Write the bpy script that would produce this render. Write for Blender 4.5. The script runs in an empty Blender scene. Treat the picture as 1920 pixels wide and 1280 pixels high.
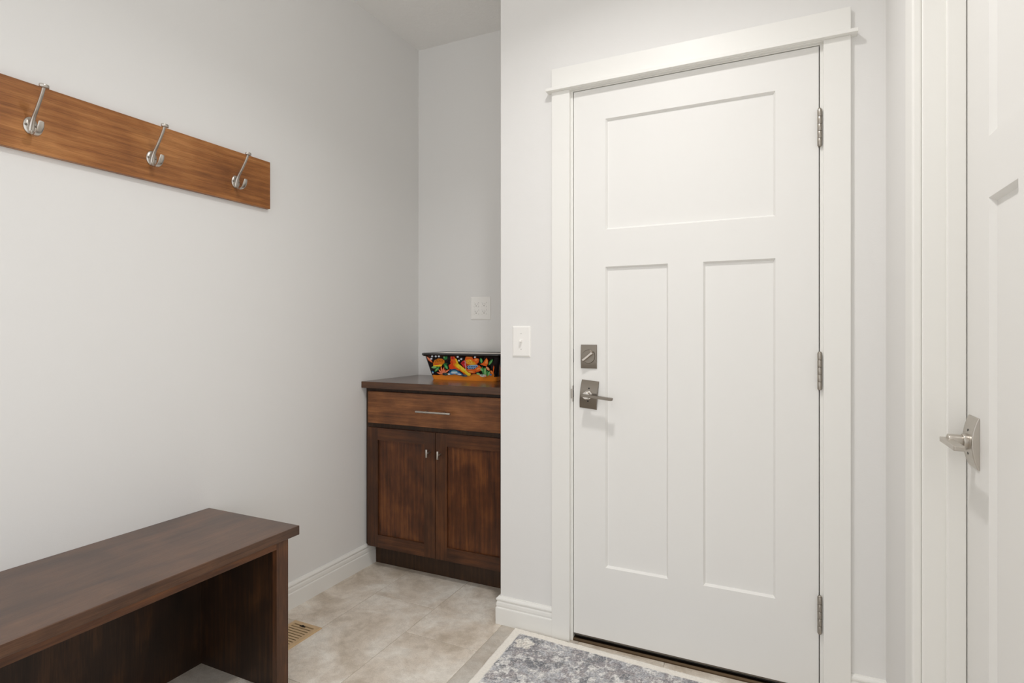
import bpy, bmesh, math, random
import numpy as np
from mathutils import Vector, Matrix
from math import radians, sin, cos, pi

S = bpy.context.scene
C = S.collection
random.seed(7); rng = np.random.default_rng(7)

# ------------------------------------------------------------------ camera
cam_d = bpy.data.cameras.new('camera'); cam = bpy.data.objects.new('camera', cam_d); C.objects.link(cam)
cam.location = (0, 0, 1.158); cam.rotation_euler = (radians(90), 0, radians(25.42))
cam_d.sensor_width = 36; cam_d.lens = 36*1071/1920; cam_d.shift_y = -17/1920
cam_d.clip_start = 0.02
S.camera = cam
# ------------------------------------------------------------------ world, exposure
WORLD = 1.62
W = bpy.data.worlds.new('world'); S.world = W; W.use_nodes = True
W.node_tree.nodes['Background'].inputs[0].default_value = (0.95, 0.975, 1.0, 1)
W.node_tree.nodes['Background'].inputs[1].default_value = WORLD
vs = S.view_settings
vs.view_transform = 'Standard'; vs.look = 'None'; vs.gamma = 1; vs.use_curve_mapping = False
vs.exposure = -0.10
LIGHT_MAIN = 11.5      # watts of the lamp over the entry
LIGHT_FILL = 4      # watts of each unseen lamp added as fill down the hall
LAMPS = [(-0.42, 1.12, LIGHT_MAIN, 'front'), (-0.75, -0.9, LIGHT_FILL, 'added mid fill'), (-0.75, -2.3, LIGHT_FILL, 'added far fill')]
S.cycles.max_bounces = 12; S.cycles.diffuse_bounces = 8

# ------------------------------------------------------------------ main dimensions (metres)
XL = -1.873      # left wall
XR = 0.279       # right wall
YW = 2.04        # wall with the entry door
YA = 2.703       # back of the alcove
XA = -1.021      # right side of the alcove
ZC = 2.757       # ceiling
YB = -3.2        # hall end behind the camera, left open to admit world light as fill

# ------------------------------------------------------------------ material helpers
def new_mat(name):
    m = bpy.data.materials.new(name); m.use_nodes = True
    nt = m.node_tree; b = nt.nodes['Principled BSDF']
    return m, nt, b
def lin(c):
    return tuple((v/255/12.92 if v/255 <= .04045 else ((v/255+.055)/1.055)**2.4) for v in c)+(1,)
def node(nt, t, **kw):
    n = nt.nodes.new(t)
    for k, v in kw.items(): setattr(n, k, v)
    return n
def coords(nt, scale=(1, 1, 1), rot=(0, 0, 0), loc=(0, 0, 0), kind='Object'):
    tc = node(nt, 'ShaderNodeTexCoord'); mp = node(nt, 'ShaderNodeMapping')
    mp.inputs['Scale'].default_value = scale; mp.inputs['Rotation'].default_value = rot; mp.inputs['Location'].default_value = loc
    nt.links.new(tc.outputs[kind], mp.inputs[0]); return mp.outputs[0]
def noise(nt, vec, scale, detail=4, rough=.55, dist=0, out='Fac'):
    n = node(nt, 'ShaderNodeTexNoise'); n.inputs['Scale'].default_value = scale; n.inputs['Detail'].default_value = detail
    n.inputs['Roughness'].default_value = rough; n.inputs['Distortion'].default_value = dist
    nt.links.new(vec, n.inputs['Vector']); return n.outputs[out]
def ramp(nt, fac, stops):
    r = node(nt, 'ShaderNodeValToRGB'); e = r.color_ramp.elements
    e[0].position, e[0].color = stops[0]; e[1].position, e[1].color = stops[-1]
    for p, c in stops[1:-1]:
        x = e.new(p); x.color = c
    nt.links.new(fac, r.inputs[0]); return r.outputs[0]
def mixc(nt, fac, a, b, blend='MIX'):
    m = node(nt, 'ShaderNodeMix', data_type='RGBA', blend_type=blend)
    for s, v in ((m.inputs[0], fac), (m.inputs[6], a), (m.inputs[7], b)):
        if hasattr(v, 'links') or isinstance(v, bpy.types.NodeSocket): nt.links.new(v, s)
        else: s.default_value = v
    return m.outputs[2]
def bump(nt, b, h, strength=.1, dist=.002):
    n = node(nt, 'ShaderNodeBump'); n.inputs['Strength'].default_value = strength; n.inputs['Distance'].default_value = dist
    nt.links.new(h, n.inputs['Height']); nt.links.new(n.outputs[0], b.inputs['Normal'])

def paint(name, rgb, rough=.6, bs=0.0, scale=350, spec=.4):
    m, nt, b = new_mat(name)
    b.inputs['Base Color'].default_value = lin(rgb); b.inputs['Roughness'].default_value = rough
    b.inputs['Specular IOR Level'].default_value = spec
    if bs:
        bump(nt, b, noise(nt, coords(nt), scale, 3), bs, .0015)
    return m
def metal(name, rgb, rough=.3, brushed=True):
    m, nt, b = new_mat(name)
    b.inputs['Base Color'].default_value = lin(rgb); b.inputs['Metallic'].default_value = 1
    b.inputs['Roughness'].default_value = rough
    if brushed:
        v = coords(nt, (60, 60, 1500)); n = noise(nt, v, 1, 2)
        r = node(nt, 'ShaderNodeMapRange'); r.inputs[3].default_value = rough-.06; r.inputs[4].default_value = rough+.08
        nt.links.new(n, r.inputs[0]); nt.links.new(r.outputs[0], b.inputs['Roughness'])
    return m
def wood(name, dark, mid, light, axis='Z', rough=.38, coat=.25, cross=1.0, seed=0.0, contrast=1.0):
    """stained maple/alder: long soft streaks, fine pores and blotches along `axis`"""
    m, nt, b = new_mat(name)
    def sc(along, across): return {'X': (along, across, across), 'Y': (across, along, across), 'Z': (across, across, along)}[axis]
    loc = (seed*3.1, seed*1.7, seed*2.3)
    broad = noise(nt, coords(nt, sc(1.5*cross, 7*cross), loc=loc), 1.6, 3, .55, .8)
    fine = noise(nt, coords(nt, sc(4, 95), loc=loc), 2.2, 6, .7, .35)
    pores = noise(nt, coords(nt, sc(18, 520), loc=loc), 1.5, 3, .6, 0)
    blotch = noise(nt, coords(nt, (1, 1, 1), loc=loc), 7*cross, 3, .5, .4)
    wv = node(nt, 'ShaderNodeTexWave', wave_type='BANDS', bands_direction={'X': 'Z', 'Y': 'Z', 'Z': 'X'}[axis])
    wv.inputs['Scale'].default_value = 1.0; wv.inputs['Distortion'].default_value = 7; wv.inputs['Detail'].default_value = 3
    wv.inputs['Detail Scale'].default_value = .9; wv.inputs['Detail Roughness'].default_value = .6
    nt.links.new(coords(nt, sc(1.1, 13), loc=loc), wv.inputs['Vector'])
    acc = None
    for src, k in ((broad, .40), (fine, .26), (blotch, .29), (wv.outputs['Fac'], .05)):
        q = node(nt, 'ShaderNodeMath', operation='MULTIPLY_ADD'); q.inputs[1].default_value = k
        nt.links.new(src, q.inputs[0])
        if acc is None: q.inputs[2].default_value = 0
        else: nt.links.new(acc, q.inputs[2])
        acc = q.outputs[0]
    w = .13/contrast
    col = ramp(nt, acc, [(max(0, .5-w), lin(dark)), (.5, lin(mid)), (min(1, .5+w), lin(light))])
    pr = ramp(nt, pores, [(.36, (.55, .52, .50, 1)), (.50, (1, 1, 1, 1))])
    st = ramp(nt, noise(nt, coords(nt, sc(2.5, 190), loc=loc), 1.3, 4, .65, .3), [(.34, (.74, .72, .70, 1)), (.56, (1.04, 1.04, 1.04, 1))])
    col = mixc(nt, .5, col, pr, 'MULTIPLY'); col = mixc(nt, .75, col, st, 'MULTIPLY')
    nt.links.new(col, b.inputs['Base Color'])
    b.inputs['Roughness'].default_value = rough; b.inputs['Coat Weight'].default_value = coat; b.inputs['Coat Roughness'].default_value = .22; b.inputs['Specular IOR Level'].default_value = .35
    bump(nt, b, pores, .12, .0006)
    return m

M_wall = paint('wall_paint', (231, 230, 228), .75, .12, 260, .25)
M_ceil = paint('ceiling_paint', (240, 239, 237), .85, 0, 200, .2)
nt = M_ceil.node_tree
bump(nt, nt.nodes['Principled BSDF'], ramp(nt, noise(nt, coords(nt), 55, 5, .6, .6), [(.45, (0, 0, 0, 1)), (.6, (1, 1, 1, 1))]), .35, .002)
M_trim = paint('white_trim_paint', (238, 237, 233), .38, .03, 180)
M_door = paint('white_door_paint', (235, 234, 231), .42, .03, 180)
M_plastic = paint('white_plastic', (243, 241, 237), .3)
M_dark = paint('dark_gap', (22, 19, 16), .8)
M_nickel = metal('satin_nickel', (196, 190, 182), .30)
M_nickel_d = metal('satin_nickel_dim_reflect', (136, 128, 118), .30)  # base darkened to stand in for the dim surroundings the lockset reflects
M_hinge = metal('hinge_nickel', (176, 169, 160), .34)
M_chrome = metal('polished_nickel', (215, 210, 204), .12, False)
M_bronze = metal('threshold_bronze', (100, 84, 66), .5)
M_rubber = paint('black_rubber', (16, 15, 14), .6)
M_sweep = paint('door_sweep', (108, 100, 90), .5)
M_vent = paint('tan_enamel', (202, 172, 132), .4)
M_vent_d = paint('vent_slot_shade', (84, 64, 44), .7)  # slot shade painted as a brown backing under the slats
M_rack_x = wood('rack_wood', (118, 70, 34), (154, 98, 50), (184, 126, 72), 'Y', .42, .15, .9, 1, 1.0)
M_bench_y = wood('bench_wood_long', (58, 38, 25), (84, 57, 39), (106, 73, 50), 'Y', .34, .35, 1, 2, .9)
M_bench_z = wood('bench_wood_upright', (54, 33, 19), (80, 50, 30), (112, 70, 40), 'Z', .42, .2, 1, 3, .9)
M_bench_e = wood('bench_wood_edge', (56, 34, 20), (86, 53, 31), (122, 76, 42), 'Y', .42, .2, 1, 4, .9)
M_bench_shade = wood('bench_wood_inside_shaded', (30, 19, 12), (48, 31, 20), (84, 54, 31), 'Z', .5, .1, 1, 5, .8)  # shade inside the bench darkened into the wood colour
M_cab_z = wood('cabinet_wood_upright', (50, 29, 16), (74, 43, 23), (100, 60, 32), 'Z', .42, .15, 1, 6, .9)
M_cab_x = wood('cabinet_wood_across', (50, 29, 16), (78, 45, 24), (106, 64, 34), 'X', .42, .15, 1, 7, .9)
M_panel = wood('cabinet_panel_wood', (46, 25, 13), (86, 47, 22), (128, 76, 36), 'Z', .42, .15, 1.3, 8, .85)
M_drawer = wood('drawer_wood', (76, 46, 28), (118, 73, 41), (152, 99, 58), 'X', .42, .15, 1.3, 9, .9)
M_frame = wood('face_frame_wood', (40, 26, 16), (60, 40, 25), (80, 54, 33), 'Z', .5, .1, 1, 10, .8)
M_top = wood('counter_wood', (58, 36, 23), (82, 53, 34), (104, 70, 46), 'X', .24, .5, 1, 11, .9)

def vcol_mat(name, rough, coat=0, attr='Col', noise_amt=0, fuzzy=False):
    m, nt, b = new_mat(name)
    a = node(nt, 'ShaderNodeAttribute', attribute_name=attr); nt.links.new(a.outputs['Color'], b.inputs['Base Color'])
    b.inputs['Roughness'].default_value = rough; b.inputs['Coat Weight'].default_value = coat; b.inputs['Coat Roughness'].default_value = .08
    if fuzzy:
        b.inputs['Sheen Weight'].default_value = .3; b.inputs['Specular IOR Level'].default_value = .1
        bump(nt, b, noise(nt, coords(nt), 700, 2), .6, .003)
    return m
M_glaze = vcol_mat('painted_glaze', .22, .6)
M_rug = vcol_mat('rug_pile', .95, 0, fuzzy=True)

# tile
def tile_mat():
    m, nt, b = new_mat('floor_tile')
    at = node(nt, 'ShaderNodeAttribute', attribute_name='Col')
    sep = node(nt, 'ShaderNodeSeparateColor'); nt.links.new(at.outputs['Color'], sep.inputs[0])
    tc = node(nt, 'ShaderNodeTexCoord')
    off = node(nt, 'ShaderNodeCombineXYZ'); 
    for i, k in ((0, 17.0), (1, 31.0)):
        mm = node(nt, 'ShaderNodeMath', operation='MULTIPLY'); mm.inputs[1].default_value = k
        nt.links.new(sep.outputs[0], mm.inputs[0]); nt.links.new(mm.outputs[0], off.inputs[i])
    add = node(nt, 'ShaderNodeVectorMath', operation='ADD'); nt.links.new(tc.outputs['Object'], add.inputs[0]); nt.links.new(off.outputs[0], add.inputs[1])
    big = noise(nt, add.outputs[0], 4.5, 5, .62, .5); mid = noise(nt, add.outputs[0], 22, 5, .7, .3); fine = noise(nt, add.outputs[0], 230, 3, .7)
    c1 = ramp(nt, big, [(.32, lin((200, 187, 170))), (.48, lin((225, 215, 202))), (.62, lin((240, 235, 226)))])
    c2 = ramp(nt, mid, [(.38, (.86, .845, .83, 1)), (.58, (1.05, 1.05, 1.05, 1))])
    c3 = ramp(nt, fine, [(.36, (.84, .83, .82, 1)), (.62, (1.05, 1.05, 1.05, 1))])
    c = mixc(nt, .8, c1, c2, 'MULTIPLY'); c = mixc(nt, .7, c, c3, 'MULTIPLY')
    g = node(nt, 'ShaderNodeCombineColor')
    for i in range(3): nt.links.new(sep.outputs[1], g.inputs[i])
    c = mixc(nt, 1.0, c, g.outputs[0], 'MULTIPLY')
    nt.links.new(c, b.inputs['Base Color']); b.inputs['Roughness'].default_value = .45
    bump(nt, b, fine, .12, .0008)
    return m
M_tile = tile_mat()
M_grout = paint('grout', (188, 178, 164), .9)

# ------------------------------------------------------------------ mesh builder
class MB:
    def __init__(s): s.v = []; s.f = []; s.m = []; s.c = []; s.sm = []
    def add(s, vs, fs, mat=0, col=None, smooth=False):
        o = len(s.v); s.v += [tuple(v) for v in vs]
        for f in fs:
            s.f.append([o+i for i in f]); s.m.append(mat); s.c.append(col); s.sm.append(smooth)
        return o
    def box(s, x0, x1, y0, y1, z0, z1, mat=0, col=None):
        v = [(x, y, z) for x in (x0, x1) for y in (y0, y1) for z in (z0, z1)]
        s.add(v, [(0, 1, 3, 2), (4, 6, 7, 5), (0, 4, 5, 1), (2, 3, 7, 6), (0, 2, 6, 4), (1, 5, 7, 3)], mat, col)
    def extrude(s, prof, path_a, path_b, mat=0, cap=True):
        """prof: list of 3D offsets; swept straight from path_a to path_b"""
        n = len(prof); A = [Vector(path_a)+Vector(p) for p in prof]; B = [Vector(path_b)+Vector(p) for p in prof]
        s.add(A+B, [(i, (i+1) % n, n+(i+1) % n, n+i) for i in range(n)]+([tuple(range(n))[::-1], tuple(range(n, 2*n))] if cap else []), mat)
    def rings(s, R, mat=0, col=None, smooth=True, cap0=True, cap1=True, cols=None):
        n = len(R[0]); o = len(s.v)
        for r in R: s.v += [tuple(p) for p in r]
        for k in range(len(R)-1):
            for i in range(n):
                s.f.append([o+k*n+i, o+k*n+(i+1) % n, o+(k+1)*n+(i+1) % n, o+(k+1)*n+i]); s.m.append(mat)
                s.c.append(cols[k] if cols else col); s.sm.append(smooth)
        if cap0: s.f.append([o+i for i in range(n)][::-1]); s.m.append(mat); s.c.append(cols[0] if cols else col); s.sm.append(False)
        if cap1: s.f.append([o+(len(R)-1)*n+i for i in range(n)]); s.m.append(mat); s.c.append(cols[-1] if cols else col); s.sm.append(False)
    def cyl(s, a, b, r0, r1=None, n=24, mat=0, bev=0, smooth=True, col=None):
        a = Vector(a); b = Vector(b); r1 = r0 if r1 is None else r1
        d = (b-a); L = d.length; d.normalize()
        u = d.orthogonal().normalized(); w = d.cross(u)
        prof = [(0, r0), (L, r1)] if not bev else [(0, r0-bev), (bev*.3, r0-bev*.3), (bev, r0), (L-bev, r1), (L-bev*.3, r1-bev*.3), (L, r1-bev)]
        s.rings([[a+d*t+(u*cos(2*pi*i/n)+w*sin(2*pi*i/n))*r for i in range(n)] for t, r in prof], mat, col, smooth)
    def sweep(s, pts, hw, ht, side=Vector((0, 1, 0)), n=16, mat=0, p=2.4, sub=6):
        """smooth tapered bar through pts; hw = half width along `side`, ht = half thickness"""
        P = [Vector(q) for q in pts]; m = len(P); out = []
        def cr(a, b, c, d, t): return .5*((2*b)+(c-a)*t+(2*a-5*b+4*c-d)*t*t+(3*b-a-3*c+d)*t**3)
        for i in range(m-1):
            for k in range(sub if i < m-2 else sub+1):
                t = k/sub; j = [max(0, i-1), i, i+1, min(m-1, i+2)]
                out.append((cr(*[P[q] for q in j], t), cr(*[hw[q] for q in j], t), cr(*[ht[q] for q in j], t)))
        R = []
        for i, (q, a, b) in enumerate(out):
            d = (out[min(i+1, len(out)-1)][0]-out[max(i-1, 0)][0]).normalized(); nn = d.cross(side).normalized()
            ring = []
            for k in range(n):
                ph = 2*pi*k/n; cx, sx = cos(ph), sin(ph)
                ring.append(q+side*(a*math.copysign(abs(cx)**(2/p), cx))+nn*(b*math.copysign(abs(sx)**(2/p), sx)))
            R.append(ring)
        for e, nb in ((0, 1), (-1, -2)):
            c0 = sum(R[e], Vector())/n; dd = (out[e][0]-out[nb][0]).normalized()*out[e][2]*.7
            tip = [c0+(q-c0)*.55+dd for q in R[e]]
            if e == 0: R.insert(0, tip)
            else: R.append(tip)
        s.rings(R, mat)
    def panel_slab(s, x0, x1, z0, z1, holes, depth, bev, thick, mats=(0, 0), yf=0.0, rail_mat=None, panel=True):
        """slab whose front faces -Y at y=yf with recessed rectangular panels; holes: (x0,x1,z0,z1)"""
        xs = sorted({x0, x1}|{h[0] for h in holes}|{h[1] for h in holes}); zs = sorted({z0, z1}|{h[2] for h in holes}|{h[3] for h in holes})
        for i in range(len(xs)-1):
            for j in range(len(zs)-1):
                cx, cz = (xs[i]+xs[i+1])/2, (zs[j]+zs[j+1])/2
                if any(h[0] < cx < h[1] and h[2] < cz < h[3] for h in holes): continue
                mt = mats[0]
                if rail_mat is not None and any(h[0] < cx < h[1] for h in holes): mt = rail_mat
                s.add([(xs[i], yf, zs[j]), (xs[i+1], yf, zs[j]), (xs[i+1], yf, zs[j+1]), (xs[i], yf, zs[j+1])], [(0, 1, 2, 3)], mt)
        for a, b, c, d in holes:
            o = [(a, yf, c), (b, yf, c), (b, yf, d), (a, yf, d)]; e = bev
            q = [(a+e, yf+depth, c+e), (b-e, yf+depth, c+e), (b-e, yf+depth, d-e), (a+e, yf+depth, d-e)]
            s.add(o+q, [(0, 1, 5, 4), (1, 2, 6, 5), (2, 3, 7, 6), (3, 0, 4, 7)]+([(4, 5, 6, 7)] if panel else []), mats[0])
        yb = yf+thick
        s.add([(x0, yf, z0), (x1, yf, z0), (x1, yf, z1), (x0, yf, z1), (x0, yb, z0), (x1, yb, z0), (x1, yb, z1), (x0, yb, z1)],
              [(0, 4, 5, 1), (1, 5, 6, 2), (2, 6, 7, 3), (3, 7, 4, 0), (5, 4, 7, 6)], mats[0])
    def build(s, name, mats, parent=None, loc=(0, 0, 0), rot=(0, 0, 0), bevel=0, seg=2, origin=(0, 0, 0), weld=False, autosm=False):
        me = bpy.data.meshes.new(name); o3 = Vector(origin)
        me.from_pydata([tuple(Vector(v)-o3) for v in s.v], [], s.f)
        for m in (mats if isinstance(mats, (list, tuple)) else [mats]): me.materials.append(m)
        me.polygons.foreach_set('material_index', s.m); me.polygons.foreach_set('use_smooth', [bool(x) for x in s.sm])
        if any(c is not None for c in s.c):
            at = me.color_attributes.new('Col', 'FLOAT_COLOR', 'CORNER'); buf = []
            for f, c in zip(s.f, s.c): buf += list(c or (1, 1, 1, 1))*len(f)
            at.data.foreach_set('color', buf)
        bm = bmesh.new(); bm.from_mesh(me)
        if weld: bmesh.ops.remove_doubles(bm, verts=bm.verts, dist=1e-5)
        bmesh.ops.recalc_face_normals(bm, faces=bm.faces) if weld else None
        bm.to_mesh(me); bm.free(); me.update()
        ob = bpy.data.objects.new(name, me); C.objects.link(ob)
        ob.parent = parent; ob.location = Vector(loc)+(o3 if parent is None or True else 0); ob.rotation_euler = rot
        if bevel:
            b = ob.modifiers.new('bevel', 'BEVEL'); b.width = bevel; b.segments = seg; b.limit_method = 'ANGLE'; b.angle_limit = radians(35)
            b.harden_normals = False
        return ob

def tag(o, label=None, cat=None, group=None, kind=None):
    if label: o['label'] = label
    if cat: o['category'] = cat
    if group: o['group'] = group
    if kind: o['kind'] = kind
    return o
def empty(name, loc, label, cat, rz=0, group=None, kind=None):
    o = bpy.data.objects.new(name, None); C.objects.link(o); o.location = loc; o.rotation_euler = (0, 0, rz)
    o.empty_display_size = .1
    return tag(o, label, cat, group, kind)
def put(mb, name, mats, parent, **kw):
    """build a part given in world coordinates under a parent whose location is plain"""
    base = Vector(parent.location) if parent.parent is None else Vector(parent.location)+Vector(parent.parent.location)
    mb.v = [tuple(Vector(v)-base) for v in mb.v]
    return mb.build(name, mats, parent, **kw)
def dup(ob, parent=None, **kw):
    c = ob.copy(); C.objects.link(c); c.parent = parent
    for ch in list(ob.children): dup(ch, c)
    return c

# ================================================================== THE ROOM
TW = 0.12
# floor: tiles over grout
fl = MB()
fl.box(XL-.1, 1.6, YB, YA+.02, -.06, -.0016, 1)
TWD, TLN, G = .315, .62, .0011
colb = -1.6365
for i in range(-1, 11):
    xa = colb+TWD*i; xb = xa+TWD
    ph = {-1: 1.70, 0: 2.025, 1: 1.82}.get(i, 2.025-.205*(i % 3))
    k0 = int((YB-ph)/TLN)-1
    for k in range(k0, 4):
        ya = ph+TLN*k; yb = ya+TLN
        a, b_, c_, d_ = max(xa, XL-.1)+G, min(xb, 1.6)-G, max(ya, YB)+G, min(yb, YA+.02)-G
        if b_-a < .01 or d_-c_ < .01: continue
        br = .74 if i == 2 else random.uniform(.93, 1.02)
        col = (random.random(), br, 0, 1); e = .001
        fl.add([(a, c_, -.0013), (b_, c_, -.0013), (b_, d_, -.0013), (a, d_, -.0013), (a+e, c_+e, 0), (b_-e, c_+e, 0), (b_-e, d_-e, 0), (a+e, d_-e, 0)],
               [(0, 1, 5, 4), (1, 2, 6, 5), (2, 3, 7, 6), (3, 0, 4, 7), (4, 5, 6, 7)], 0, col)
floor = tag(fl.build('floor', [M_tile, M_grout]), 'mottled greige rectangular stone-look floor tiles in staggered rows', 'floor', kind='structure')

c = MB(); c.box(XL-.1, 1.6, YB, YA+.1, ZC, ZC+.08)
tag(c.build('ceiling', M_ceil), 'light grey textured ceiling', 'ceiling', kind='structure')
w = MB(); w.box(XL-TW, XL, YB, YA+TW, 0, ZC)
tag(w.build('wall_left', M_wall), 'pale grey painted wall behind the bench and coat rack', 'wall', kind='structure')
w = MB(); w.box(XL, XA+.3, YA, YA+TW, 0, ZC)
tag(w.build('wall_back', M_wall), 'pale grey painted wall at the back of the cabinet alcove', 'wall', kind='structure')

# door 1 sizes
D1 = dict(x0=-.7125, x1=.1005, z0=.0305, z1=2.0600)
JG = .003
def hole_wall(mb, u0, u1, ha, hb, hz, f):
    pass
w = MB()   # wall with the entry door, L-shaped return into the alcove
ja, jb, jz = D1['x0']-JG-.019, D1['x1']+JG+.019, D1['z1']+JG+.019
rr = [(XA+.004-.004*cos(radians(a)), YW+.004-.004*sin(radians(a)), 0) for a in (0, 30, 60, 90)]
w.extrude([(XA, YA, 0)]+rr+[(ja, YW, 0), (ja, YW+.14, 0), (XA+.3, YW+.14, 0), (XA+.3, YA, 0)], (0, 0, 0), (0, 0, ZC))
w.box(jb, XR+TW, YW, YW+.14, 0, ZC); w.box(ja, jb, YW, YW+.14, jz, ZC)
tag(w.build('wall_front', M_wall), 'pale grey painted wall around the white entry door', 'wall', kind='structure')

# door 2 sizes (along Y in the right wall)
D2 = dict(y0=.83, y1=1.5397, z0=.012, z1=2.045, x=.3578)
w = MB(); a2, b2 = D2['y0']-JG-.019, D2['y1']+JG+.019; c2 = D2['z1']+JG+.019
w.box(XR, XR+.115, b2, YW, 0, ZC); w.box(XR, XR+.115, .45, a2, 0, ZC); w.box(XR, XR+.115, a2, b2, c2, ZC)  # near end cut short so world light enters from the right as fill
tag(w.build('wall_right', M_wall), 'pale grey painted wall beside the right-hand white door', 'wall', kind='structure')
# room beyond door 2 is closed off by the shut door itself

# baseboards
BP = [(0, 0), (.0145, 0), (.0145, .062), (.0138, .065), (.0112, .067), (.0112, .069), (.0125, .074), (.0120, .084), (.0098, .0885), (.0092, .0905), (.0108, .0925), (.0128, .0955),
      (.0128, .0995), (.0105, .1035), (.0060, .1065), (.0045, .1095), (0, .1095)]
def baseboard(mb, pts, nrm):
    """pts: polyline on the wall faces (x,y); nrm: outward normals of each run; mitred"""
    R = []
    for i, p in enumerate(pts):
        ns = [Vector(nrm[j]) for j in (i-1, i) if 0 <= j < len(nrm)]
        n = ns[0] if len(ns) == 1 else (ns[0]+ns[1])/(1+ns[0].dot(ns[1]))
        R.append([(p[0]+n.x*o, p[1]+n.y*o, z) for o, z in BP])
    for k in range(len(R)-1): mb.rings([R[k], R[k+1]], smooth=False, cap0=(k == 0), cap1=(k == len(R)-2))
b = MB(); baseboard(b, [(XL, YB), (XL, 2.31)], [(1, 0)])
tag(b.build('baseboard_left', M_trim), 'white moulded baseboard along the left wall', 'baseboard', kind='structure')
CX0, CX1 = -.7945, .1862       # casing outer edges, entry door
b = MB(); baseboard(b, [(XA, 2.25), (XA, YW), (CX0, YW)], [(-1, 0), (0, -1)])
tag(b.build('baseboard_front', M_trim), 'short white moulded baseboard below the light switch', 'baseboard', kind='structure')
b = MB(); baseboard(b, [(CX1, YW), (XR, YW), (XR, 1.627)], [(0, -1), (-1, 0)])
tag(b.build('baseboard_right', M_trim), 'short white moulded baseboard right of the entry door casing', 'baseboard', kind='structure')

# ------------------------------------------------------------------ trim_1: entry door casing
t = MB(); YC = YW-.018; ci0, ci1 = -.7235, .1125
t.box(CX0, ci0, YC, YW, 0, 2.068); t.box(ci1, CX1, YC, YW, 0, 2.068)
t.box(CX0, CX1, YC-.001, YW, 2.068, 2.1545)                       # head board
t.box(CX0-.018, CX1+.018, YC-.019, YC, 2.0675, 2.0785)            # projecting fillet
t.box(CX0-.018, CX0, YC, YW, 2.0675, 2.0785); t.box(CX1, CX1+.018, YC, YW, 2.0675, 2.0785)
t.box(ci0, ci1, YC, YW, D1['z1']+.006, 2.068)
tag(t.build('trim_1', M_trim, bevel=.0012), 'white flat craftsman casing with projecting head around the entry door', 'door trim', kind='structure')
j = MB()                                                          # jambs + stops
x0, x1, zt = D1['x0'], D1['x1'], D1['z1']
j.box(x0-JG-.019, x0-JG, YW, YW+.14, 0, zt+JG); j.box(x1+JG, x1+JG+.019, YW, YW+.14, 0, zt+JG)
j.box(x0-JG-.019, x1+JG+.019, YW, YW+.14, zt+JG, zt+JG+.019)
j.box(x0-JG, x0+.010, YW+.047, YW+.06, 0.03, zt+JG, 1); j.box(x1-.010, x1+JG, YW+.047, YW+.06, 0.03, zt+JG, 1); j.box(x0, x1, YW+.047, YW+.06, zt-.01, zt+JG, 1)
jam = tag(j.build('trim_2', [M_trim, M_rubber]), 'white door frame jambs just inside the entry door casing', 'door frame', kind='structure')
sp = MB(); sp.box(x0-JG-.0025, x0-JG+.0006, YW-.0015, YW+.03, .898, .958); sp.box(x0-JG-.009, x0-JG, YW-.0022, YW-.0006, .91, .946)
sp.box(x0-JG-.0004, x0-JG+.0008, YW+.0, YW+.012, .915, .94, 1)
sp.build('strike_plate', [M_nickel, M_rubber], jam)
th = MB()                                                         # threshold
prof = [(0, 2.0405, 0.0), (0, 2.0405, .005), (0, 2.047, .009), (0, 2.062, .0115), (0, 2.066, .0165), (0, 2.16, .0165), (0, 2.16, 0)]
th.extrude(prof, (x0-JG, 0, 0), (x1+JG, 0, 0), 0)
th.box(x0-JG, x1+JG, 2.16, 2.18, 0, .0165, 0)
thr = tag(th.build('trim_3', M_bronze), 'worn bronze metal threshold under the entry door', 'threshold', kind='structure')
g = MB(); g.box(x0, x1, 2.0485, 2.080, .0168, .0215); g.build('gasket_and_gap', M_rubber, thr)  # black gasket strip also paints in the shadow gap under the door

# ------------------------------------------------------------------ door 1
def door_leaf(name, w_, h_, holes, mat, th_=.044, loc=(0, 0, 0), rot=0, dep=.0100, bev=.0062):
    mb = MB(); mb.panel_slab(0, w_, 0, h_, holes, dep, bev, th_)
    o = mb.build(name, mat, loc=loc, rot=(0, 0, rot)); return o
ox = D1['x0']; oz = D1['z0']
holes = [(-.5903-ox, -.0236-ox, 1.5352-oz, 1.9420-oz), (-.5903-ox, -.3652-ox, .2945-oz, 1.3990-oz), (-.2478-ox, -.0236-ox, .2945-oz, 1.3990-oz)]
door1 = door_leaf('door_1', D1['x1']-ox, D1['z1']-oz, holes, M_door, loc=(ox, YW+.001, oz))
tag(door1, 'white three-panel craftsman entry door with deadbolt and lever, shut', 'door', kind='structure')
s_ = MB(); s_.box(.002, D1['x1']-ox-.002, .006, .04, -.0085, -.0002); s_.build('door_sweep', M_sweep, door1)

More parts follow.
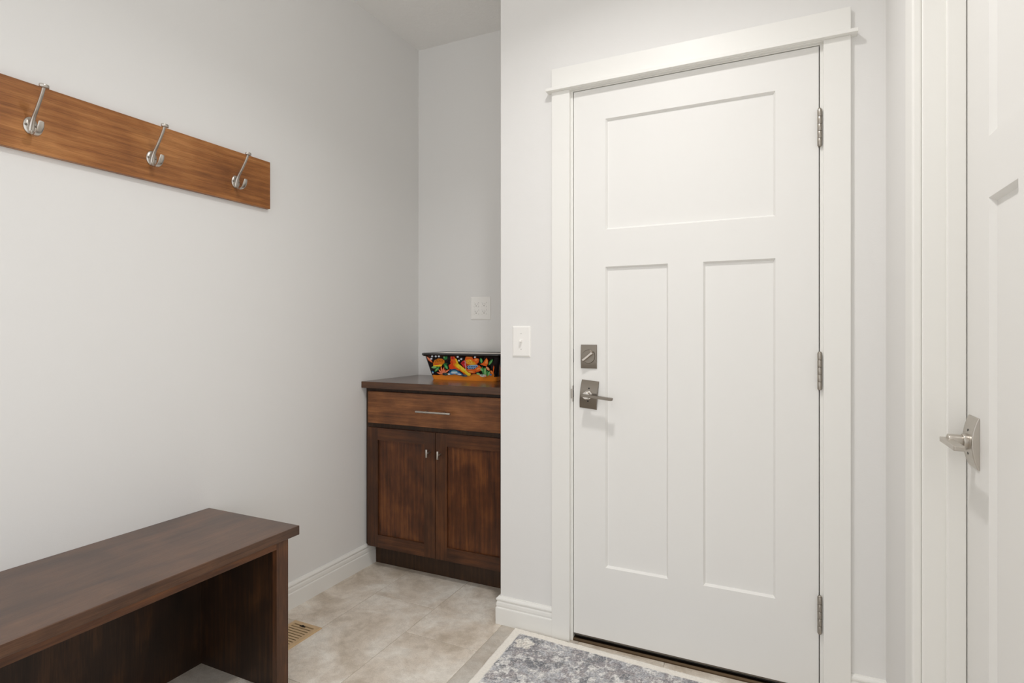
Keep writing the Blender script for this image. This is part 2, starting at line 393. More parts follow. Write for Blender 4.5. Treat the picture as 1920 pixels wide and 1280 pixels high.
def rose_mb(wd, ht, t0, bul, n=14):
    mb = MB(); R = []
    for k in range(n+1):
        z = -ht/2+ht*k/n; th_ = t0+bul*(1-(2*z/ht)**2)
        R.append([(0, -wd/2, z), (th_-.0012, -wd/2, z), (th_, -wd/2+.0012, z), (th_, wd/2-.0012, z), (th_-.0012, wd/2, z), (0, wd/2, z)])
    mb.rings(R, smooth=False); return mb
def lever_set(parent, loc, rot, mat, bright, lever_mat):
    mb = rose_mb(.0665, .105, .0032, .0108)
    ro = mb.build('door_handle', mat, parent, loc, rot, bevel=.0008)
    hb = MB(); hb.cyl((.011, 0, 0), (.022, 0, 0), .0165, n=32, bev=.0015); hb.cyl((.02, 0, 0), (.0465, 0, 0), .0133, n=32, bev=.0012)
    hb.build('spindle_collar', bright, ro)
    lv = MB()
    R = []
    LVH = .0050
    for y in (-.0150, -.0135, .098, .1010):
        e = .0012 if y in (-.0150, .1010) else 0
        R.append([(.0385+e, y, -LVH+e), (.0575-e, y, -LVH+e), (.0575-e, y, LVH-e), (.0385+e, y, LVH-e)])
    lv.rings(R, smooth=False); lv.build('lever', lever_mat, ro, bevel=.0012)
    for z in (-.0235, .0235):
        sc = MB(); sc.cyl((.009, .0, z), (.0122, .0, z), .0031, n=14); sc.build('screw', M_rubber, ro)
    return ro
def lockset_loc(x, z): return (x-D1['x0'], -.0, z-D1['z0'])
h1 = lever_set(door1, lockset_loc(-.6515, .9275), (radians(-5), 0, radians(-90)), M_nickel_d, M_chrome, M_nickel_d)
db = rose_mb(.0615, .0875, .0045, .0035).build('deadbolt', M_nickel_d, door1, lockset_loc(-.6528, 1.0685), (0, 0, radians(-90)), bevel=.0008)
tn = MB(); tn.cyl((.006, 0, 0), (.0115, 0, 0), .0255, .0245, 36, bev=.001); tn.build('turn_collar', M_nickel_d, db)
tn = MB(); tn.rings([[(.011, -.027, -.0045), (.011, -.027, .0045), (.028, -.023, .0035), (.028, -.023, -.0035)], [(.011, .027, -.006), (.011, .027, .006), (.031, .024, .0045), (.031, .024, -.0045)]], smooth=False)
tn.build('thumb_turn', M_chrome, db, (0, 0, 0), (radians(38), 0, 0), bevel=.0015)
bolt_gap = MB(); bolt_gap.box(-.0031, -.0002, .004, .030, 1.045-oz, 1.095-oz); bolt_gap.build('bolt_gap', M_rubber, door1)  # black strip standing for the dark gap beside the deadbolt
# hinges
def hinge():
    mb = MB(); n = 5; H = .114
    for k in range(n):
        a = H*k/n; mb.cyl((0, 0, a+.0004), (0, 0, a+H/n-.0004), .0068, n=20, bev=.0006)
    mb.cyl((0, 0, -.003), (0, 0, 0.001), .0048, .0062, 16); mb.cyl((0, 0, H-.001), (0, 0, H+.004), .0062, .0040, 16)
    mb.box(-.0024, .0024, .002, .030, .0, H)
    return mb.build('hinge', M_hinge, door1)
hg = hinge(); hx = D1['x1']+.0022-ox
for i, z in enumerate((.2145, .9800, 1.7440)):
    o = hg if i == 0 else dup(hg, door1)
    o.location = (hx, -.0065, z-oz)

# ------------------------------------------------------------------ right wall door: casing, jamb, leaf
t = MB(); CYo, CYi = 1.627, 1.5400+.0055
x_in, x_out = XR-.018, XR
t.box(x_in, x_out, CYi, CYo, 0, 2.068); t.box(x_in, x_out, D2['y0']-.0055-.0815, D2['y0']-.0055, 0, 2.068)
t.box(x_in, x_out, D2['y0']-.087, CYo, 2.068, 2.155); t.box(x_in-.018, x_out, D2['y0']-.105, CYo+.018, 2.0675, 2.0785)
t.box(x_in, x_out, D2['y0']-.0055, CYi, D2['z1']+.006, 2.068)
tag(t.build('trim_4', M_trim, bevel=.004, seg=3), 'white casing around the right-hand door', 'door trim', kind='structure')
j = MB()
j.box(XR, XR+.116, D2['y1']+JG, b2, 0, D2['z1']+JG); j.box(XR, XR+.116, a2, D2['y0']-JG, 0, D2['z1']+JG); j.box(XR, XR+.116, a2, b2, D2['z1']+JG, c2)
sx0 = D2['x']-.0365; sx1 = D2['x']-.0015
j.box(sx0, sx1, D2['y1']+JG-.012, D2['y1']+JG, 0, D2['z1']+JG); j.box(sx0, sx1, D2['y0']-JG, D2['y0']-JG+.012, 0, D2['z1']+JG)
j.box(sx0, sx1, D2['y0'], D2['y1'], D2['z1']+JG-.012, D2['z1']+JG)
tag(j.build('trim_5', M_trim, bevel=.003, seg=3), 'white door frame and stop of the right-hand door', 'door frame', kind='structure')
# leaf local: X runs along -Y world, front faces -X world
W2 = D2['y1']-D2['y0']; q = D2['y1']; oz2 = D2['z0']
hs = [(q-1.390, q-.980, 1.5365-oz2, 1.925-oz2), (q-1.390, q-1.2368, .29-oz2, 1.4180-oz2), (q-1.133, q-.980, .29-oz2, 1.4180-oz2)]
door2 = door_leaf('door_2', W2, D2['z1']-oz2, hs, M_door, th_=.035, loc=(D2['x'], D2['y1'], oz2), rot=radians(-90), dep=.011, bev=.008)
tag(door2, 'white panelled interior door at the right with silver lever, shut', 'door', kind='structure')
# local frame of door_2: x -> -Y world, y -> +X world ; handle out = local -y
lever_set(door2, (D2['y1']-1.478, 0, .9315-oz2), (0, 0, radians(-90)), M_nickel, M_nickel, M_nickel)
# ------------------------------------------------------------------ ceiling lamp over the entry, and added fill lamps behind the camera
def lamp(x, y, power, where):
    L = empty('ceiling_or_fill_light', (x, y, ZC), 'round flush ceiling lamp (%s) in the hall' % where, 'ceiling light', group='ceiling lamps')
    n = 40; mb = MB()
    mb.rings([[(r*cos(2*pi*i/n), r*sin(2*pi*i/n), z) for i in range(n)] for r, z in ((.135, 0), (.135, -.018), (.128, -.022), (.112, -.022), (.11, -.012))], cap0=True, cap1=False)
    mb.build('rim', M_trim, L)
    m, nt, b = new_mat('lamp_glow_'+where); b.inputs['Base Color'].default_value = (1, 1, 1, 1)
    b.inputs['Emission Color'].default_value = (1.0, .98, .955, 1); b.inputs['Emission Strength'].default_value = 6
    mb = MB(); mb.rings([[(r*cos(2*pi*i/n), r*sin(2*pi*i/n), z) for i in range(n)] for r, z in ((.111, -.010), (.108, -.018), (.06, -.024))], cap0=False, cap1=True)
    mb.build('diffuser', m, L)
    ld = bpy.data.lights.new('lamp_light', 'AREA'); ld.shape = 'DISK'; ld.size = .13; ld.energy = power; ld.color = (1.0, .98, .965); ld.spread = radians(140)
    lo = bpy.data.objects.new('lamp_light', ld); C.objects.link(lo); lo.parent = L; lo.location = (0, 0, -.03)
for x, y, p, wh in LAMPS: lamp(x, y, p, wh)

# ================================================================== CABINET
cab = empty('base_cabinet', (-1.4485, 2.48, 0), 'dark stained wooden base cabinet with one drawer and two shaker doors', 'cabinet')
FY = 2.254; cx0, cx1 = XL+.001, XA-.001
m = MB(); m.box(cx0, cx1, FY+.02, YA-.002, .104, .8863); put(m, 'carcass', M_frame, cab)
m = MB(); SY = FY+.0195
m.box(cx0, -1.832, FY, SY, .1042, .886); m.box(-1.077, cx1, FY, SY, .1042, .886)
m.box(-1.832, -1.077, FY, SY, .862, .886, 1); m.box(-1.832, -1.077, FY, SY, .682, .728, 1); m.box(-1.832, -1.077, FY, SY, .1042, .135, 1); m.box(-1.475, -1.434, FY, SY, .135, .682)
put(m, 'face_frame', [M_frame, M_frame], cab)
m = MB(); m.box(XL+.0146, XA-.0146, 2.312, 2.33, 0, .1041); put(m, 'toe_kick', M_frame, cab)
dr = MB(); dr.box(-1.8475, -1.0610, FY-.0195, FY-.0005, .7150, .8700)
dro = put(dr, 'drawer', M_drawer, cab, bevel=.002)
hd = MB(); hy = FY-.0195
hd.cyl((-1.544, hy-.030, .790), (-1.357, hy-.030, .790), .0052, n=20, bev=.0008)
for x in (-1.4985, -1.4025): hd.cyl((x, hy+.0005, .790), (x, hy-.029, .790), .0045, n=16)
put(hd, 'bar_handle', M_nickel, dro)
for i, (a, b_, kx) in enumerate(((-1.8475, -1.4562, -1.4845), (-1.4530, -1.0610, -1.4240))):
    d = MB(); st = .0605
    hole = (a+st, b_-st, .1110+st, .6930-st+.002)
    d.panel_slab(a, b_, .1110, .6930, [hole], .0085, .0006, .0185, mats=(0, 0), yf=FY-.0195, rail_mat=1, panel=False)
    do = put(d, 'door', [M_cab_z, M_cab_x], cab, weld=True)
    p = MB(); p.box(hole[0]-.0, hole[1]+.0, FY-.0115, FY-.004, hole[2], hole[3]); put(p, 'panel', M_panel, do)
    k = MB(); kz = .6005 if i == 0 else .5975
    k.cyl((kx, FY-.0195-.029, kz-.0185), (kx, FY-.0195-.029, kz+.0185), .0052, n=20, bev=.0008)
    k.cyl((kx, FY-.019, kz), (kx, FY-.0195-.028, kz), .0042, n=16)
    put(k, 'knob', M_nickel, do)
m = MB(); m.box(cx0, cx1, 2.215, YA-.001, .8866, .918)
ct = empty('countertop', (-1.4485, 2.46, .8866), 'dark stained wooden countertop over the alcove cabinet', 'countertop')
put(m, 'worktop', M_top, ct, bevel=.0015)

# ================================================================== PAINTED PLANTER
PC = Vector((-1.4515, 2.56, .9181))
PW0, PD0, PW1, PD1, PH = .352, .165, .424, .232, .130
pl = empty('planter', PC, 'rectangular hand-painted ceramic planter with orange flowers on black', 'planter', rz=radians(4.0))
def rrect(w_, d_, r, z, n=6):
    out = []
    for cx, cy, a0 in ((w_/2-r, -d_/2+r, -90), (w_/2-r, d_/2-r, 0), (-w_/2+r, d_/2-r, 90), (-w_/2+r, -d_/2+r, 180)):
        for k in range(n+1):
            a = radians(a0+90*k/n); out.append((cx+r*cos(a), cy+r*sin(a), z))
    return out
BK = lin((22, 18, 22)); OR = lin((250, 146, 44)); CRM = lin((236, 230, 222))
body = MB()
def lp(v): return (PW0+(PW1-PW0)*v, PD0+(PD1-PD0)*v)
vs_ = [0, .02, .15, .17, .5, 1.0]
body.rings([rrect(*lp(v), .012+.008*v, PH*v) for v in vs_], cols=[OR, OR, OR, BK, BK], cap1=False)
body.rings([rrect(lp(v)[0]-.02, lp(v)[1]-.02, .02, max(PH*v, .01)) for v in (1.028, .5, .05)], col=CRM, cap0=False)
# painted decoration, laid onto the slanted front as thin layers of glaze
layer = [0]
def face_pt(px, py, lay):
    yb = 757+(px-290)/1270*38; yt = 250-(px-175)*.004
    v = (yb-py)/(yb-yt); xl = 290-118*v; xr = 1565+118*v; u = min(.962, max(.038, (px-xl)/(xr-xl)))
    wv, dv = lp(v); nrm = Vector((0, -PH, -(PD1-PD0)/2)).normalized()
    return Vector(((u-.5)*wv, -dv/2, PH*v))+nrm*(.00035+.00009*lay)
def poly(pts, c):
    layer[0] += 1; body.add([face_pt(x, y, layer[0]) for x, y in pts], [tuple(range(len(pts)))], 0, lin(c))
def blob(cx, cy, rx, ry, a, c, n=18):
    a = radians(a); poly([(cx+rx*cos(t)*cos(a)-ry*sin(t)*sin(a), cy+rx*cos(t)*sin(a)+ry*sin(t)*cos(a)) for t in [2*pi*k/n for k in range(n)]], c)
def leaf(x0, y0, x1, y1, w_, c, n=8):
    dx, dy = x1-x0, y1-y0; L = math.hypot(dx, dy); nx, ny = -dy/L*w_, dx/L*w_
    P = [(x0+dx*k/n+nx*sin(pi*k/n)**.8, y0+dy*k/n+ny*sin(pi*k/n)**.8) for k in range(n+1)]+[(x0+dx*k/n-nx*sin(pi*k/n)**.8, y0+dy*k/n-ny*sin(pi*k/n)**.8) for k in range(n-1, 0, -1)]
    poly(P, c)
GR, GD, GL = (60, 146, 74), (32, 92, 52), (142, 198, 124)
O1, O2, YE, RE, PK = (240, 106, 34), (248, 156, 78), (254, 216, 46), (216, 44, 48), (250, 164, 134)
BL, BD, WH = (64, 138, 190), (28, 78, 120), (228, 232, 238)
# sand hills
hill = [(292, 756), (288, 660)]+[(290+k*20, 640+22*sin(k*20/118.+.6)+10*sin(k/3.7)) for k in range(1, 63)]+[(1572, 660), (1560, 795)]
poly(hill, (252, 148, 46)); poly([(620, 700), (700, 668), (820, 655), (900, 672), (980, 700), (820, 684)], (240, 142, 52)); poly([(1060, 690), (1130, 640), (1200, 640), (1290, 688), (1180, 672)], (238, 138, 50))
# left fish-flower
leaf(222, 290, 345, 420, 26, O1); leaf(235, 300, 330, 400, 12, PK)
poly([(345, 490), (350, 430), (390, 370), (470, 330), (550, 335), (592, 375), (585, 420), (540, 455), (520, 490), (440, 495)], (226, 128, 24))
for k in range(5): leaf(400+k*34, 420-k*6, 440+k*32, 345+k*4, 5, (120, 52, 14))
poly([(340, 492), (370, 455), (450, 450), (535, 452), (510, 492)], YE); poly([(345, 462), (400, 440), (520, 442), (450, 458)], RE)
leaf(590, 370, 620, 255, 30, GD); leaf(600, 350, 660, 290, 26, GR); leaf(590, 330, 600, 270, 14, GL)
leaf(550, 460, 650, 430, 28, GD); leaf(580, 440, 640, 550, 34, GR); leaf(600, 470, 630, 540, 10, GL)
leaf(302, 515, 420, 505, 22, GL); leaf(360, 600, 480, 490, 26, GR); leaf(375, 590, 450, 520, 8, GL)
leaf(240, 470, 292, 580, 18, PK); blob(305, 612, 42, 26, 0, BL); blob(310, 622, 22, 13, 0, WH)
for a, b_ in ((500, 480), (440, 545), (395, 610), (580, 545), (670, 545), (560, 500)): leaf(510, 650, a+10, b_, 18, O1); leaf(512, 640, a+14, b_+12, 7, PK)
blob(575, 645, 60, 28, 0, (70, 92, 84)); blob(545, 645, 22, 18, 0, (38, 34, 52))
# central coral
poly([(730, 270), (765, 240), (800, 280), (850, 350), (870, 430), (960, 520), (1060, 600), (1095, 650), (1040, 665), (960, 640), (880, 570), (800, 560), (680, 540), (670, 480), (720, 420)], (236, 96, 30))
poly([(725, 420), (728, 300), (760, 250), (790, 262), (800, 330), (850, 400), (860, 440), (800, 470)], O1)
poly([(740, 330), (765, 262), (785, 280), (790, 340)], RE)
for x, y, r in ((720, 500, 44), (760, 460, 44), (700, 470, 28), (750, 520, 50), (800, 500, 46), (740, 395, 30)): blob(x, y, r, r*.9, 0, (232, 74, 26))
for x, y, r in ((800, 450, 34), (840, 430, 30), (830, 480, 40)): blob(x, y, r, r, 0, (240, 130, 30))
for x, y in ((835, 345), (845, 380), (855, 410)): blob(x, y, 18, 20, 0, YE)
for k in range(9): blob(850+k*25, 460+k*21, 48, 42, 30, YE if k % 3 else (246, 186, 26)); 
for k in range(8): blob(880+k*25, 455+k*24, 20, 17, 30, (252, 226, 80))
# blue shell hill
poly([(640, 660), (650, 610), (700, 545), (790, 530), (850, 560), (900, 600), (960, 650), (900, 668), (780, 640)], BD)
poly([(640, 662), (690, 600), (780, 570), (850, 590), (930, 650), (860, 664), (780, 640), (700, 648)], BL); blob(775, 592, 62, 26, 0, (150, 202, 216)); blob(770, 612, 70, 16, 0, WH); blob(870, 640, 40, 14, 10, WH)
blob(660, 640, 26, 16, 0, WH); blob(965, 668, 62, 24, 5, (88, 104, 108)); blob(950, 662, 26, 14, 0, (56, 62, 90))
# big central flower
poly([(1000, 380), (1035, 285), (1095, 248), (1150, 262), (1180, 320), (1225, 300), (1290, 315), (1280, 385), (1240, 430), (1320, 490), (1335, 530), (1290, 572), (1215, 590), (1185, 618), (1110, 622), (1050, 600), (1005, 540)], (196, 70, 28))
poly([(1010, 350), (1035, 290), (1090, 255), (1140, 262), (1170, 300), (1170, 345), (1110, 380)], O1)
poly([(1160, 350), (1210, 310), (1270, 308), (1288, 340), (1270, 385), (1200, 440)], O1); poly([(1190, 480), (1280, 450), (1325, 500), (1290, 560), (1220, 585), (1170, 540)], O1)
poly([(1010, 540), (1060, 600), (1130, 612), (1180, 608), (1190, 560), (1110, 520)], O1)
for c0 in ((1095, 280, 46, 14, 0), (1235, 335, 30, 18, -20), (1260, 520, 40, 16, -25), (1110, 585, 50, 14, 8)): blob(*c0, O2)
poly([(925, 410), (985, 355), (1015, 360), (1030, 430), (1020, 500), (980, 500)], RE); leaf(935, 412, 1010, 400, 12, (150, 24, 36))
poly([(1030, 350), (1110, 325), (1190, 370), (1230, 430), (1130, 450), (1040, 420)], (236, 170, 40)); poly([(1035, 470), (1120, 445), (1250, 440), (1260, 470), (1180, 530), (1060, 535)], (140, 178, 214))
for k in range(26):
    x, y = 1045+random.random()*150, 350+random.random()*70; blob(x, y, 6, 6, 0, (252, 236, 120) if k % 2 else (206, 70, 30), 8)
for k in range(9): blob(1060+(k % 5)*42, 475+(k//5)*38, 12, 11, 0, (24, 26, 60), 8)
for k in range(12): blob(1020+3*sin(k), 360+k*16, 6, 6, 0, WH, 8)
# right side plants
leaf(1340, 400, 1335, 290, 26, GR); leaf(1345, 395, 1345, 305, 8, GL)
poly([(1310, 420), (1370, 390), (1410, 330), (1445, 285), (1470, 340), (1465, 400), (1430, 460), (1380, 450)], O1); poly([(1400, 400), (1440, 310), (1458, 350), (1445, 410)], O2)
leaf(1470, 440, 1560, 310, 24, GR); leaf(1480, 430, 1550, 330, 8, GL); leaf(1420, 465, 1480, 550, 26, O2); leaf(1430, 470, 1470, 540, 12, (232, 180, 150))
leaf(1370, 640, 1350, 470, 30, GR); leaf(1390, 660, 1400, 480, 24, GL); leaf(1430, 670, 1450, 550, 26, GR); leaf(1440, 660, 1490, 560, 16, GL); leaf(1350, 560, 1300, 500, 20, GL)
leaf(1300, 640, 1220, 600, 20, GL); blob(1345, 655, 62, 30, 8, (206, 208, 200)); blob(1330, 640, 22, 10, 0, GR); blob(1375, 665, 20, 10, 0, (236, 140, 110))
leaf(1500, 540, 1560, 640, 26, O1); leaf(1505, 545, 1550, 630, 10, O2); blob(1496, 632, 22, 18, 0, BL); leaf(1570, 660, 1570, 440, 22, O1)
for x, y in ((383, 275), (455, 275), (520, 272), (360, 325), (895, 275), (910, 350), (960, 318), (1230, 275)): blob(x, y, 21, 17, -20, WH); blob(x+3, y+3, 10, 8, 0, (170, 176, 196))
# strokes on the right end of the pot
def side_leaf(y0, z0, y1, z1, w_, c):
    n = 8; P = []
    for s1 in (1, -1):
        for k in (range(n+1) if s1 == 1 else range(n-1, 0, -1)):
            t_ = k/n; y = y0+(y1-y0)*t_+s1*w_*sin(pi*t_); z = z0+(z1-z0)*t_; P.append(((lp(z/PH)[0])/2+.0004, y, z))
    body.add(P, [tuple(range(len(P)))], 0, lin(c))
for k in range(7): side_leaf(-.050+.003*k, .02, -.092+.014*k, .095-.004*abs(k-3), .004, (226, 120, 40))
side_leaf(-.01, .09, .03, .115, .01, GR); side_leaf(.04, .03, .075, .08, .01, GD)
body.build('pot_body', M_glaze, pl)
rm = MB()
prof = [(-.004, -.004), (.008, -.006), (.0145, -.001), (.0165, .004), (.014, .009), (.006, .011), (-.004, .0108), (-.0095, .0088), (-.0102, .0076)]
rm.rings([rrect(PW1+2*o, PD1+2*o, .024+o, PH+z-.004) for o, z in prof], cap0=False, cap1=False, col=lin((24, 22, 24)))
rm.build('rim', M_glaze, pl)

# ================================================================== COAT RACK
rack = empty('coat_rack', (XL, 1.0, 1.651), 'stained brown wooden coat rack board with silver hooks on the left wall', 'coat rack')
m = MB(); XB = XL+.019; m.box(XL+.0005, XB, .34, 1.6485, 1.651, 1.8375)
put(m, 'board', M_rack_x, rack, bevel=.0012)
def make_hook():
    mb = MB(); n = 40
    def ell(s_, x): return [(x, .0172*s_*cos(2*pi*i/n), .0240*s_*sin(2*pi*i/n)) for i in range(n)]
    mb.rings([ell(1.0, 0), ell(1.0, .0018), ell(.93, .0034), ell(.6, .0046), ell(.2, .0052)])
    # long upper arm, rising from the plate to the cap
    mb.sweep([(.0035, 0, -.021), (.0065, 0, -.008), (.0095, 0, .005), (.0175, 0, .021), (.031, 0, .038), (.046, 0, .058), (.0590, 0, .077), (.0675, 0, .0925)],
             [.0055, .0068, .0060, .0050, .0046, .0044, .0042, .0042], [.0035, .0040, .0042, .0040, .0036, .0032, .0030, .0030])
    # lower cup-shaped prong
    mb.sweep([(.0045, 0, -.006), (.0075, 0, -.018), (.0170, 0, -.0275), (.0310, 0, -.0285), (.0440, 0, -.0215), (.0520, 0, -.0090), (.0555, 0, .0035)],
             [.0040, .0055, .0068, .0074, .0078, .0080, .0066], [.0030, .0032, .0030, .0026, .0024, .0022, .0020])
    # cap: flattened oval button with a raised centre band
    def ov(s_, z): return [(.0685+.0078*s_*cos(2*pi*i/n), .0118*s_*sin(2*pi*i/n), z) for i in range(n)]
    mb.rings([ov(.55, .0905), ov(.92, .0915), ov(1, .0930), ov(1, .0985), ov(.96, .0998), ov(.5, .1005)])
    h = mb.build('hook', M_nickel, rack)
    for y in (-.0118, .0118):
        sc = MB(); sc.rings([[(x, y+r*cos(2*pi*i/16), .0005+r*sin(2*pi*i/16)) for i in range(16)] for x, r in ((.003, .0034), (.0050, .0034), (.0060, .0022))])
        sc.build('screw', M_nickel_d, h)
    return h
hook = make_hook()
for i, (y, z) in enumerate(((.8425, 1.7206), (1.1725, 1.7227), (1.4875, 1.7212))):
    o = hook if i == 0 else dup(hook, rack)
    o.location = Vector((XB, y, z))-Vector(rack.location)

# ================================================================== BENCH
ben = empty('bench', (-1.65, .55, 0), 'dark stained wooden bench with open front below the coat rack', 'bench')
BY0, BY1 = -.35, 1.3928; BZ = .5258; BF = -1.4328
m = MB(); m.box(XL+.0005, BF, BY0, BY1, BZ-.030, BZ); put(m, 'seat_top', [M_bench_y], ben, bevel=.0022, seg=3)
fx = BF-.010
m = MB(); m.box(fx-.019, fx, BY0+.04, 1.3080, .4730, BZ-.0302, 0); m.box(fx-.019, fx, 1.3080, 1.3545, 0, BZ-.0302, 1); m.box(fx-.019, fx, BY0+.02, BY0+.066, 0, .4730, 1)
put(m, 'face_frame', [M_bench_e, M_bench_z], ben, bevel=.001)
m = MB(); m.box(XL+.016, fx-.0192, 1.3395, 1.3545, 0, BZ-.0302); put(m, 'end_panel', M_bench_shade, ben)
m = MB(); m.box(XL+.016, fx-.0192, BY0+.02, BY0+.036, 0, BZ-.0302); put(m, 'end_panel', M_bench_shade, ben)
m = MB(); m.box(XL+.016, XL+.032, BY0+.037, 1.3393, 0, BZ-.0302); put(m, 'back_panel', M_bench_shade, ben)

# ================================================================== SWITCH, OUTLET
def cover_plate(w_, h_, t_=.0055, e=.006):
    mb = MB()
    R = [[(x*(w_/2-o), -y, z*(h_/2-o)) for x, z in ((-1, -1), (1, -1), (1, 1), (-1, 1))] for o, y in ((0, 0), (0, .002), (e*.35, t_*.75), (e, t_))]
    mb.rings(R, smooth=False); return mb
sw = empty('light_switch', (-.9275, YW, 1.1227), 'white toggle light switch on the wall left of the entry door', 'light switch')
cover_plate(.0775, .1205).build('cover_plate', M_plastic, sw, bevel=.0006)
m = MB(); m.box(-.0052, .0052, -.0064, -.0040, -.0122, .0122); m.build('switch_slot', M_plastic, sw)
m = MB(); m.rings([[(-.0042, -.006, -.002), (.0042, -.006, -.002), (.0042, -.006, .009), (-.0042, -.006, .009)], [(-.0036, -.0195, .0), (.0036, -.0195, .0), (.0036, -.0185, .0045), (-.0036, -.0185, .0045)]], smooth=False)
m.v = [(x, y, z-.002) for x, y, z in m.v]
m.build('toggle', M_plastic, sw, bevel=.0006)
for z in (-.0302, .0302):
    k = MB(); k.cyl((0, -.0050, z), (0, -.0062, z), .0030, n=16); k.box(-.0026, .0026, -.0064, -.0060, z-.0004, z+.0004, 1); k.build('screw', [M_plastic, M_sweep], sw)
ol = empty('wall_outlet', (-1.4709, YA, 1.2875), 'white double wall outlet with four sockets above the planter', 'outlet')
cover_plate(.1206, .123).build('cover_plate', M_plastic, ol, bevel=.0006)
def make_socket():
    mb = MB(); n = 32
    def oc(r, y):
        P = []
        for i in range(n):
            a = 2*pi*i/n; P.append((max(-.0150, min(.0150, r*cos(a)*1.0)), y, max(-.0128, min(.0128, r*sin(a)))))
        return P
    mb.rings([oc(.0172, -.0040), oc(.0172, -.0068), oc(.0166, -.0072)], 0, smooth=False)
    mb.rings([oc(.0186, -.0050), oc(.0186, -.00565)], 1, smooth=False)
    mb.box(-.0072, -.0056, -.0075, -.0070, -.001, .0072, 1); mb.box(.0056, .0070, -.0075, -.0070, .000, .0066, 1)
    mb.cyl((0, -.0070, -.0062), (0, -.0075, -.0062), .0023, n=14, mat=1)
    return mb.build('socket', [M_plastic, M_sweep], ol)
so = make_socket(); first = True
for x in (-.0237, .0237):
    for z in (-.0195, .0195):
        o = so if first else dup(so, ol); first = False; o.location = (x, 0, z)
for x in (-.0237, .0237):
    k = MB(); k.cyl((x, -.0050, 0), (x, -.0062, 0), .0028, n=16); k.build('screw', M_plastic, ol)

# ================================================================== FLOOR VENT
vt = empty('floor_vent', (-1.701, 1.55, 0), 'tan metal floor vent beside the end of the bench', 'floor vent')
VX, VY = .0710, .150
m = MB()
def fr(ox_, oy_, z): return [(-VX+ox_, -VY+oy_, z), (VX-ox_, -VY+oy_, z), (VX-ox_, VY-oy_, z), (-VX+ox_, VY-oy_, z)]
m.rings([fr(0, 0, .0002), fr(.003, .003, .0048), fr(.020, .022, .0055), fr(.021, .023, .0012)], smooth=False, cap0=False, cap1=False)
nS = 17
for k in range(nS):
    y = -VY+.025+(2*VY-.05)*(k+.5)/nS
    m.add([(-VX+.020, y-.0066, .0052), (VX-.020, y-.0066, .0052), (VX-.020, y+.0052, .0040), (-VX+.020, y+.0052, .0040)], [(0, 1, 2, 3)], 0)
    m.add([(-VX+.020, y-.0066, .0052), (VX-.020, y-.0066, .0052), (VX-.020, y-.0066, .0012), (-VX+.020, y-.0066, .0012)], [(0, 1, 2, 3)], 0)
m.box(-VX+.004, VX-.004, -VY+.004, VY-.004, .0003, .0010, 1)
m.build('grille', [M_vent, M_vent_d], vt)
k = MB(); k.box(-.017, .012, VY-.032, VY-.0275, .0054, .0070); k.box(-.004, .004, VY-.034, VY-.027, .0065, .0105); k.build('damper_lever', M_dark, vt, bevel=.0006)

# ================================================================== RUG
def vnoise(X, Y, s, seed):
    r = np.random.default_rng(seed); T = r.random((64, 64)); x = X*s; y = Y*s
    xi = np.floor(x).astype(int); yi = np.floor(y).astype(int); fx_ = x-xi; fy_ = y-yi
    fx_ = fx_*fx_*(3-2*fx_); fy_ = fy_*fy_*(3-2*fy_); g_ = lambda a, b: T[a % 64, b % 64]
    return (g_(xi, yi)*(1-fx_)+g_(xi+1, yi)*fx_)*(1-fy_)+(g_(xi, yi+1)*(1-fx_)+g_(xi+1, yi+1)*fx_)*fy_
def fbm(X, Y, s, seed, o=4):
    return sum(vnoise(X+.37*k, Y-.21*k, s*2**k, seed+k)*.5**k for k in range(o))/sum(.5**k for k in range(o))
TLc, TRc, BRc, BLc = np.array((-.946, 2.018)), np.array((.16, 1.978)), np.array((.13, .90)), np.array((-.925, .90))
NX, NY = 380, 380
u, v = np.meshgrid(np.linspace(0, 1, NX), np.linspace(0, 1, NY))
PX = (BLc[0]*(1-u)+BRc[0]*u)*(1-v)+(TLc[0]*(1-u)+TRc[0]*u)*v; PY = (BLc[1]*(1-u)+BRc[1]*u)*(1-v)+(TLc[1]*(1-u)+TRc[1]*u)*v
RW, RH = 1.08, 1.10
X = u*RW; Y = (1-v)*RH                     # distance from left / far edge
wob = .0022*(fbm(X, Y, 60, 5)-.5)
edge = np.minimum.reduce([X, Y, RW-X, RH-Y])+wob*2
def ln(c): return np.array(lin(c)[:3])
cream, lt, mg, dk, pu, be = ln((254, 249, 240)), ln((236, 234, 232)), ln((190, 191, 196)), ln((132, 134, 140)), ln((166, 161, 165)), ln((232, 222, 212))
def mixa(A, B, t_): t_ = np.clip(t_, 0, 1)[..., None]; return A*(1-t_)+B*t_
base = np.ones(X.shape+(3,))*mg
n1 = fbm(X, Y, 26, 11); n2 = fbm(X, Y, 44, 21); n3 = fbm(X+5, Y, 45, 31, 3); n4 = fbm(X, Y+3, 9, 41)
base = mixa(base, dk, (n1-.53)*12); base = mixa(base, pu, (fbm(X+2, Y+1, 34, 71)-.50)*10)
base = mixa(base, lt, (.44-n2)*12); 
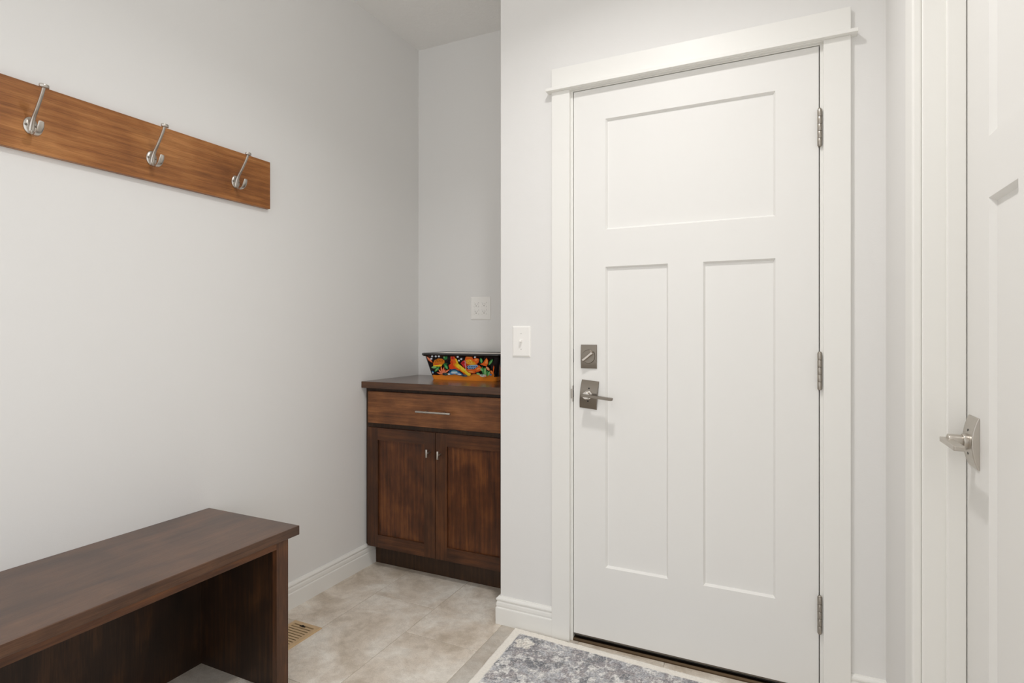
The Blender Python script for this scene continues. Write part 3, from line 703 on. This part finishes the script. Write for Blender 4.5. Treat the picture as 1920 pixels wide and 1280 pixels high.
# scrolling vines
vx = np.abs(n4-.5)*1.0; n5 = fbm(X+9, Y+4, 15, 91); base = mixa(base, lt, np.clip(1.4-np.abs(n5-.5)/.016, 0, 1)*.9); base = mixa(base, be, np.clip(1-np.abs(n2-.55)/.02, 0, 1)*.7)
def flower(cx, cy, r, c_in, c_out, k=5, ph=0., ring=True):
    global base
    dx, dy = X-cx, Y-cy; R_ = np.hypot(dx, dy)+.006*(n3-.5); A = np.arctan2(dy, dx)
    rad = r*(.66+.34*np.abs(np.cos(k/2*(A+ph))))
    if ring: base = mixa(base, dk, np.clip(1-np.abs(R_-rad-.010)/.008, 0, 1)*.75)
    base = mixa(base, c_out, np.clip((rad-R_)/.004, 0, 1)*.88); base = mixa(base, c_in, np.clip((r*.25-R_)/.004, 0, 1)*.6)
flower(.078, .088, .040, be, cream, 5, .4)
flower(.33, .29, .045, mg, be, 6, .1); flower(.22, .13, .020, pu, lt, 5, .9)
flower(.60, .25, .030, dk, lt, 5, .7); flower(.21, .38, .04, be, cream, 6); flower(.72, .10, .028, dk, cream, 5); flower(.52, .40, .05, pu, be, 7)
for k in range(16): flower(random.uniform(.1, .98), random.uniform(.45, 1.0), random.uniform(.02, .05), mg, lt if k % 2 else be, 5+k % 3, random.random())
tuft = rng.random(X.shape); base *= (.42+.85*tuft**.8)[..., None]*np.ones(3); base = mixa(base, lt, (tuft > .90)*.5)
fringe = np.clip((.036-edge)/.003, 0, 1)
bc = cream*(.90+.12*rng.random(X.shape))[..., None]; base = mixa(base, bc, fringe)
Z = .0085+.0013*rng.random(X.shape)+.0006*(n1-.5); out = np.clip(1-(edge-.0)/.006, 0, 1); Z = Z*(1-out**2*.75)
jx = .0012*(rng.random(X.shape)-.5); PXj = PX+jx; PYj = PY+.0012*(rng.random(X.shape)-.5)
# ragged outline
brd = (u == 0)|(u == 1)|(v == 0)|(v == 1); PYj[brd] += .0035*(rng.random(brd.sum())-.5); PXj[brd] += .0015*(rng.random(brd.sum())-.5); Z[brd] = .0008
vr = np.stack([PXj, PYj, Z], -1).reshape(-1, 3)-np.array((-.4, 1.45, 0))
idx = np.arange(NX*NY).reshape(NY, NX); F = np.stack([idx[:-1, :-1], idx[:-1, 1:], idx[1:, 1:], idx[1:, :-1]], -1).reshape(-1, 4)
me = bpy.data.meshes.new('rug'); me.vertices.add(len(vr)); me.vertices.foreach_set('co', vr.ravel())
me.loops.add(F.size); me.loops.foreach_set('vertex_index', F.ravel().astype(np.int32)); me.polygons.add(len(F)); me.polygons.foreach_set('loop_start', np.arange(0, F.size, 4, dtype=np.int32))
me.update(calc_edges=True); me.polygons.foreach_set('use_smooth', [True]*len(F))
at = me.color_attributes.new('Col', 'FLOAT_COLOR', 'POINT'); at.data.foreach_set('color', np.concatenate([base.reshape(-1, 3), np.ones((NX*NY, 1))], 1).ravel())
me.materials.append(M_rug); rug = bpy.data.objects.new('area_rug', me); C.objects.link(rug); rug.location = (-.4, 1.45, .0003)
tag(rug, 'distressed grey floral area rug with cream border in front of the entry door', 'rug')
